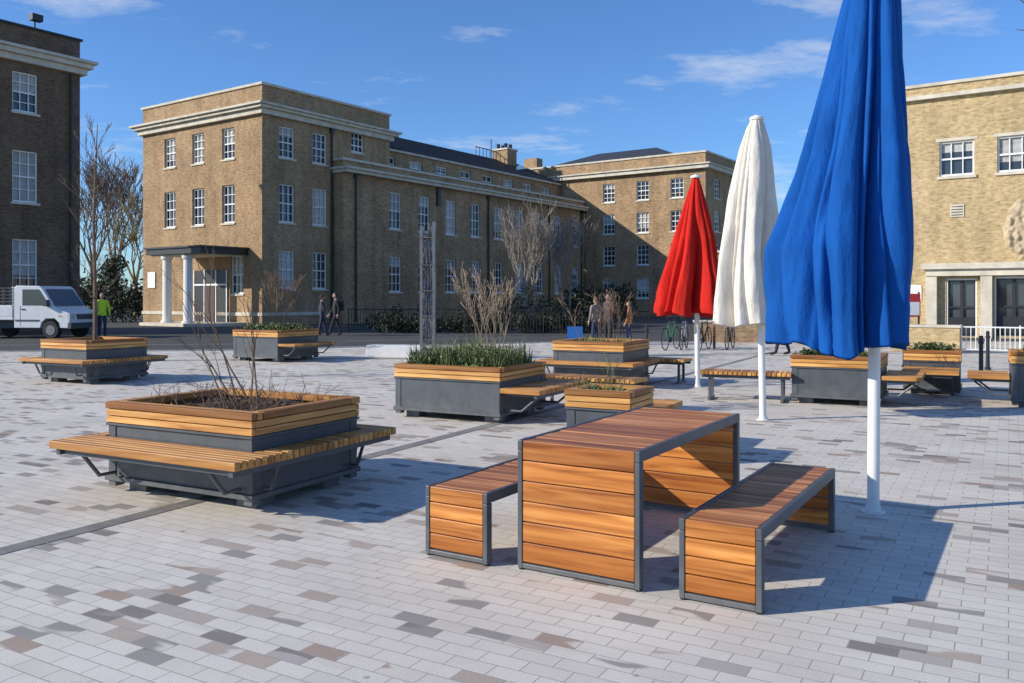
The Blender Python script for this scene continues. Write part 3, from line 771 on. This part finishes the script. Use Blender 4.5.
# ------------------------------------------------------------------ bicycles
def bicycle(x,y,rot,c):
    e=root('bicycle',x,y,0,rot); m=MB()
    for wx in(0,1.02):
        pts=[(wx+.33*math.cos(a*math.pi/12),0,.34+.33*math.sin(a*math.pi/12)) for a in range(25)]
        m.tube(pts,.016,6,1)
        for a in range(8): m.tube([(wx,0,.34),(wx+.32*math.cos(a*math.pi/4),0,.34+.32*math.sin(a*math.pi/4))],.003,3,1)
    P=dict(r=(0,0,.34),f=(1.02,0,.34),bb=(.44,0,.3),st=(.3,0,.82),hd=(.86,0,.84),hb=(.9,0,.72))
    for a,b in(('r','bb'),('bb','st'),('st','hd'),('bb','hb'),('r','st'),('hd','f')): m.tube([P[a],P[b]],.017,6,0)
    m.tube([(.3,0,.82),(.28,0,.95)],.012,6,1); m.ball((.25,0,.97),(.13,.07,.035),1,8,5)
    m.tube([(.86,0,.84),(.84,0,1.0)],.012,6,1); m.tube([(.9,-.27,1.03),(.84,-.1,1.0),(.84,.1,1.0),(.9,.27,1.03)],.013,6,1)
    m.tube([(.44,-.02,.3),(.44,.02,.3)],.09,12,1); m.tube([(.44,.08,.3),(.55,.08,.18)],.01,5,1)
    m.obj('frame_and_wheels',[plain('bike_paint',c,.35),M_rubber],e)
for x,y,r_,c in((4.6,25.8,60,(.02,.2,.1)),(5.1,25.9,70,(.3,.3,.32)),(5.6,25.7,62,(.02,.02,.02)),(6.1,26.0,75,(.4,.04,.03)),(6.5,26,66,(.05,.05,.06))): bicycle(x,y,r_,c)
# ------------------------------------------------------------------ people
def person(x,y,rot,coat,trou,hair,stride=.18,H=1.75,z=0,reach=False,bag=None):
    e=root('person',x,y,z,rot); k=H/1.75
    J={'pel':(0,0,.93,.135),'wa':(0,0,1.08,.125),'ch':(0.01,0,1.3,.15),'nk':(0,0,1.47,.065),'hd0':(.01,0,1.53,.06)}
    E=[('pel','wa'),('wa','ch'),('ch','nk'),('nk','hd0')]
    for s_,sg in(('L',1),('R',-1)):
        f=stride*sg
        J['hip'+s_]=(0,sg*.09,.86,.095); J['kn'+s_]=(f*.5+.03,sg*.1,.48,.062); J['an'+s_]=(f,sg*.1,.09,.045); J['to'+s_]=(f+.17,sg*.12,.04,.038)
        J['sh'+s_]=(0,sg*.19,1.4,.07)
        if reach and sg>0: J['el'+s_]=(.12,sg*.25,1.15,.048); J['wr'+s_]=(.32,sg*.16,1.25,.033); 
        else: J['el'+s_]=(-f*.3-.02,sg*.26,1.12,.05); J['wr'+s_]=(-f*.5+.08,sg*.27,.87,.034)
        E+=[('pel','hip'+s_),('hip'+s_,'kn'+s_),('kn'+s_,'an'+s_),('an'+s_,'to'+s_),('ch','sh'+s_),('sh'+s_,'el'+s_),('el'+s_,'wr'+s_)]
    names=list(J); me=bpy.data.meshes.new('body')
    me.from_pydata([Vector(J[n][:3])*k for n in names],[(names.index(a),names.index(b)) for a,b in E],[])
    o=link(bpy.data.objects.new('body_tmp',me))
    sk=o.modifiers.new('s','SKIN'); sk.use_smooth_shade=True
    for i,n in enumerate(names):
        me.skin_vertices[0].data[i].radius=(J[n][3]*k,J[n][3]*k*(1.15 if n in('ch','wa','pel') else 1)); me.skin_vertices[0].data[i].use_root=(n=='pel')
    o.modifiers.new('ss','SUBSURF').levels=2; 
    dg=bpy.context.evaluated_depsgraph_get(); m2=bpy.data.meshes.new_from_object(o.evaluated_get(dg))
    bpy.data.objects.remove(o)
    for c,nm in((coat,'coat'),(trou,'trousers'),((.03,.025,.02),'shoe'),(None,'skin'),(hair,'hair')):
        m2.materials.append(M_skin if c is None else plain(nm,c,.85,var=.25,scale=12))
    for p_ in m2.polygons:
        c=p_.center; z_=c.z/k
        i=2 if z_<.1 else 1 if z_<.86 and abs(c.y)<.22*k else 0 if z_<1.47 else 3
        p_.material_index=i; p_.use_smooth=True
    link(bpy.data.objects.new('body',m2),e)
    wr=[Vector(J['wrL'][:3])*k,Vector(J['wrR'][:3])*k]
    h=MB(); c=Vector((.02,0,1.635))*k
    h.ball(c,(.098*k,.078*k,.118*k),0,14,10)
    h.ball(c+Vector((-.022,0,.025))*k,(.1*k,.088*k,.113*k),1,14,10)
    h.add([(c.x+.09*k,-.012*k,c.z+.02*k),(c.x+.09*k,.012*k,c.z+.02*k),(c.x+.125*k,0,c.z-.02*k),(c.x+.092*k,0,c.z-.03*k)],[(0,1,2),(1,3,2),(3,0,2)],0)
    for sg in(-1,1):
        h.ball(c+Vector((.0,sg*.083,0))*k,(.02*k,.012*k,.03*k),0,6,5)
        h.ball(c+Vector((.088,sg*.032,.012))*k,(.01*k,.012*k,.008*k),2,6,5)
    h.ball(c+Vector((.09,0,-.055))*k,(.008*k,.025*k,.007*k),3,6,5)
    for w_,sg in((wr[0],1),(wr[1],-1)):
        el=Vector(J['elL' if sg>0 else 'elR'][:3])*k; d=(w_-el).normalized()
        side=d.cross(Vector((0,1,0))).normalized()
        h.tube([w_-d*.02,w_+d*.02*k,w_+d*.1*k],[.026*k,.034*k,.03*k],8,0)
        for q in range(4):
            b=w_+d*.095*k+side*(q-1.5)*.018*k; L=(.065,.078,.072,.055)[q]*k
            h.tube([b,b+d*L*.6,b+d*L*.95-Vector((0,sg*.02*k,0))],[.009*k,.008*k,.006*k],5,0)
        b=w_+d*.03*k+side*.03*k; h.tube([b,b+(d+side)*.03*k,b+(d*1.5+side)*.035*k],[.011*k,.010*k,.007*k],5,0)
    h.obj('head_and_hands',[M_skin,plain('hair',hair,.8),M_black,plain('lips',(.35,.12,.1),.6)],e,smooth=True)
    if bag:
        b=MB(); b.box(-.32*k,-.14*k,-.15*k,.15*k,1.02*k,1.42*k); b.obj('backpack',plain('bag',bag,.8),e,bevel=.04,seg=3)
DK=(.025,.025,.03)
person(-7.3,35.6,200,(.03,.03,.035),DK,(.05,.03,.02),.25,1.78,bag=(.02,.02,.02))
person(-8.0,36.2,20,(.05,.05,.07),(.03,.04,.08),(.04,.025,.02),.2,1.7)
person(2.85,29.2,120,(.24,.20,.19),(.04,.05,.1),(.16,.08,.04),.05,1.6)
person(3.2,28.6,-120,(.07,.055,.06),DK,(.05,.03,.02),.05,1.7,reach=True)
person(3.95,28.9,180,(.50,.20,.06),(.05,.06,.12),(.12,.06,.03),.1,1.45)
person(-16.35,34.3,-60,(.62,.82,.04),(.03,.04,.08),(.06,.04,.03),.05,1.78)
person(7.4,23.5,170,(.03,.03,.04),DK,(.05,.03,.02),.2,1.7)
# ------------------------------------------------------------------ pickup truck
def truck():
    e=root('parked_pickup_truck',-18.45,33.9,0,-8)
    W=.95; m=MB()
    cab=[(1.75,.42),(1.78,.75),(1.72,1.0),(1.2,1.18),(1.1,1.25),(.62,1.95),(.5,2.03),(-.45,2.05),(-.55,1.98),(-.55,.42),(.55,.42),(.6,.62),(.78,.78),(1.15,.78),(1.33,.62),(1.38,.42)]
    m.prism(cab,-W,W,0)
    m.box(-3.2,-.6,-W,W,.72,.85); m.box(-3.2,-.62,-W,-W+.05,.851,1.28); m.box(-3.2,-.62,W-.05,W,.851,1.28); m.box(-3.2,-3.15,-W+.051,W-.051,.851,1.28)
    m.box(-.7,-.62,-W+.051,W-.051,.851,2.0)
    m.obj('cab_and_bed',plain('white_van_paint',(.70,.70,.69),.35,var=.08,dust=.5),e,bevel=.03,seg=3)
    g=MB()
    for sy in(-1,1):
        y=sy*(W+.004)
        g.add([(.95,y,1.28),(.56,y,1.84),(.5,y,1.9),(-.2,y,1.9),(-.2,y,1.28)],[(0,1,2,3,4)])
    g.add([(1.13,-W+.1,1.27),(1.13,W-.1,1.27),(.67,W-.14,1.92),(.67,-W+.14,1.92)],[(0,1,2,3)])
    g.obj('windows',M_glass,e)
    b=MB()
    b.box(1.7,1.84,-W-.01,W+.01,.4,.62); b.box(1.72,1.80,-.5,.5,.75,.95)
    for sy in(-1,1):
        b.box(.8,.95,sy*W,sy*(W+.2),1.25,1.5); b.box(-.5,.5,sy*(W+.006),sy*(W+.02),.68,.74)
        b.box(-.3,-.29,sy*(W+.003),sy*(W+.006),.5,1.26); b.box(-.25,-.1,sy*(W+.006),sy*(W+.03),1.12,1.16)
    b.box(-3.1,.5,-.6,.6,.4,.7)
    for i in range(9): b.tube([(-3.15+i*.31,-W+.02,1.28),(-3.15+i*.31,-W+.02,1.95)],.02,5); b.tube([(-3.15+i*.31,W-.02,1.28),(-3.15+i*.31,W-.02,1.95)],.02,5)
    for z in(1.42,1.55,1.68,1.82,1.95):
        for sy in(-1,1): b.tube([(-3.15,sy*(W-.02),z),(-.67,sy*(W-.02),z)],.018,5)
    b.obj('trim_and_cage',plain('trim',(.06,.06,.065),.5),e)
    w=MB()
    for wx in(.97,-2.1):
        for sy in(-1,1):
            w.tube([(wx,sy*(W-.22),.34),(wx,sy*(W-.03),.34),(wx,sy*(W-.005),.34)],[.34,.34,.31],24,0)
            w.tube([(wx,sy*(W-.004),.34),(wx,sy*(W+.006),.34)],.19,16,1)
    w.obj('wheels',[M_rubber,M_steelL],e)
    l=MB()
    for sy in(-1,1): l.box(1.66,1.785,sy*(W-.3),sy*(W+.004),.78,.98,0); l.box(1.3,1.45,sy*(W+.003),sy*(W+.012),.86,.9,1)
    l.obj('lamps',[plain('headlamp',(.6,.6,.6),.1),plain('indicator',(.7,.25,.02),.3)],e,bevel=.01)
truck()
# ------------------------------------------------------------------ light, world, camera
EL=24.5; Ld=Vector((.97,.22,0)).normalized()
sd=bpy.data.lights.new('sun','SUN'); sd.energy=5; sd.angle=math.radians(.5); sd.color=(1,.945,.835)
so_=link(bpy.data.objects.new('sun',sd))
tr=Vector((Ld.x*math.cos(math.radians(EL)),Ld.y*math.cos(math.radians(EL)),-math.sin(math.radians(EL))))
so_.rotation_euler=tr.to_track_quat('-Z','Y').to_euler(); so_.location=(-20,-5,15)
w=bpy.data.worlds.new('World'); S.world=w; w.use_nodes=True; nt=w.node_tree
bg=nt.nodes['Background']; sky=N(nt,'ShaderNodeTexSky',sky_type='NISHITA'); sky.sun_disc=False
sky.sun_elevation=math.radians(EL); sky.sun_rotation=math.atan2(-Ld.x,-Ld.y); sky.air_density=1.0; sky.dust_density=.1; sky.ozone_density=2.6
tc=N(nt,'ShaderNodeTexCoord'); sp=N(nt,'ShaderNodeSeparateXYZ'); nt.links.new(tc.outputs['Generated'],sp.inputs[0])
az=N(nt,'ShaderNodeMath',operation='ADD'); az.inputs[1].default_value=.12; nt.links.new(sp.outputs[2],az.inputs[0])
dv=N(nt,'ShaderNodeVectorMath',operation='DIVIDE'); cb=N(nt,'ShaderNodeCombineXYZ')
for i in range(3): nt.links.new(az.outputs[0],cb.inputs[i])
nt.links.new(tc.outputs['Generated'],dv.inputs[0]); nt.links.new(cb.outputs[0],dv.inputs[1])
mp=N(nt,'ShaderNodeMapping'); mp.inputs['Scale'].default_value=(1.3,2.0,1); mp.inputs['Location'].default_value=(3.1,.7,0); nt.links.new(dv.outputs[0],mp.inputs[0])
f=noisef(nt,mp.outputs[0],1.3,9,.62)
cl=ramp(nt,f,[(.555,(0,0,0)),(.80,(.8,.8,.8))])
tint=mixc(nt,1,sky.outputs[0],(.70,1.03,1.48),'MULTIPLY')
col=mixc(nt,cl,tint,(7.0,7.3,7.7))
nt.links.new(col,bg.inputs[0]); bg.inputs[1].default_value=.115
cd=bpy.data.cameras.new('camera'); cd.lens=860/1024*36; cd.sensor_width=36; cd.shift_y=-43.5/1024; cd.clip_end=2000; cd.clip_start=.05
co=link(bpy.data.objects.new('camera',cd)); co.location=(0,0,1.57); co.rotation_euler=(math.radians(90),0,0); S.camera=co
S.view_settings.view_transform='Standard'; S.view_settings.look='None'; S.view_settings.exposure=0
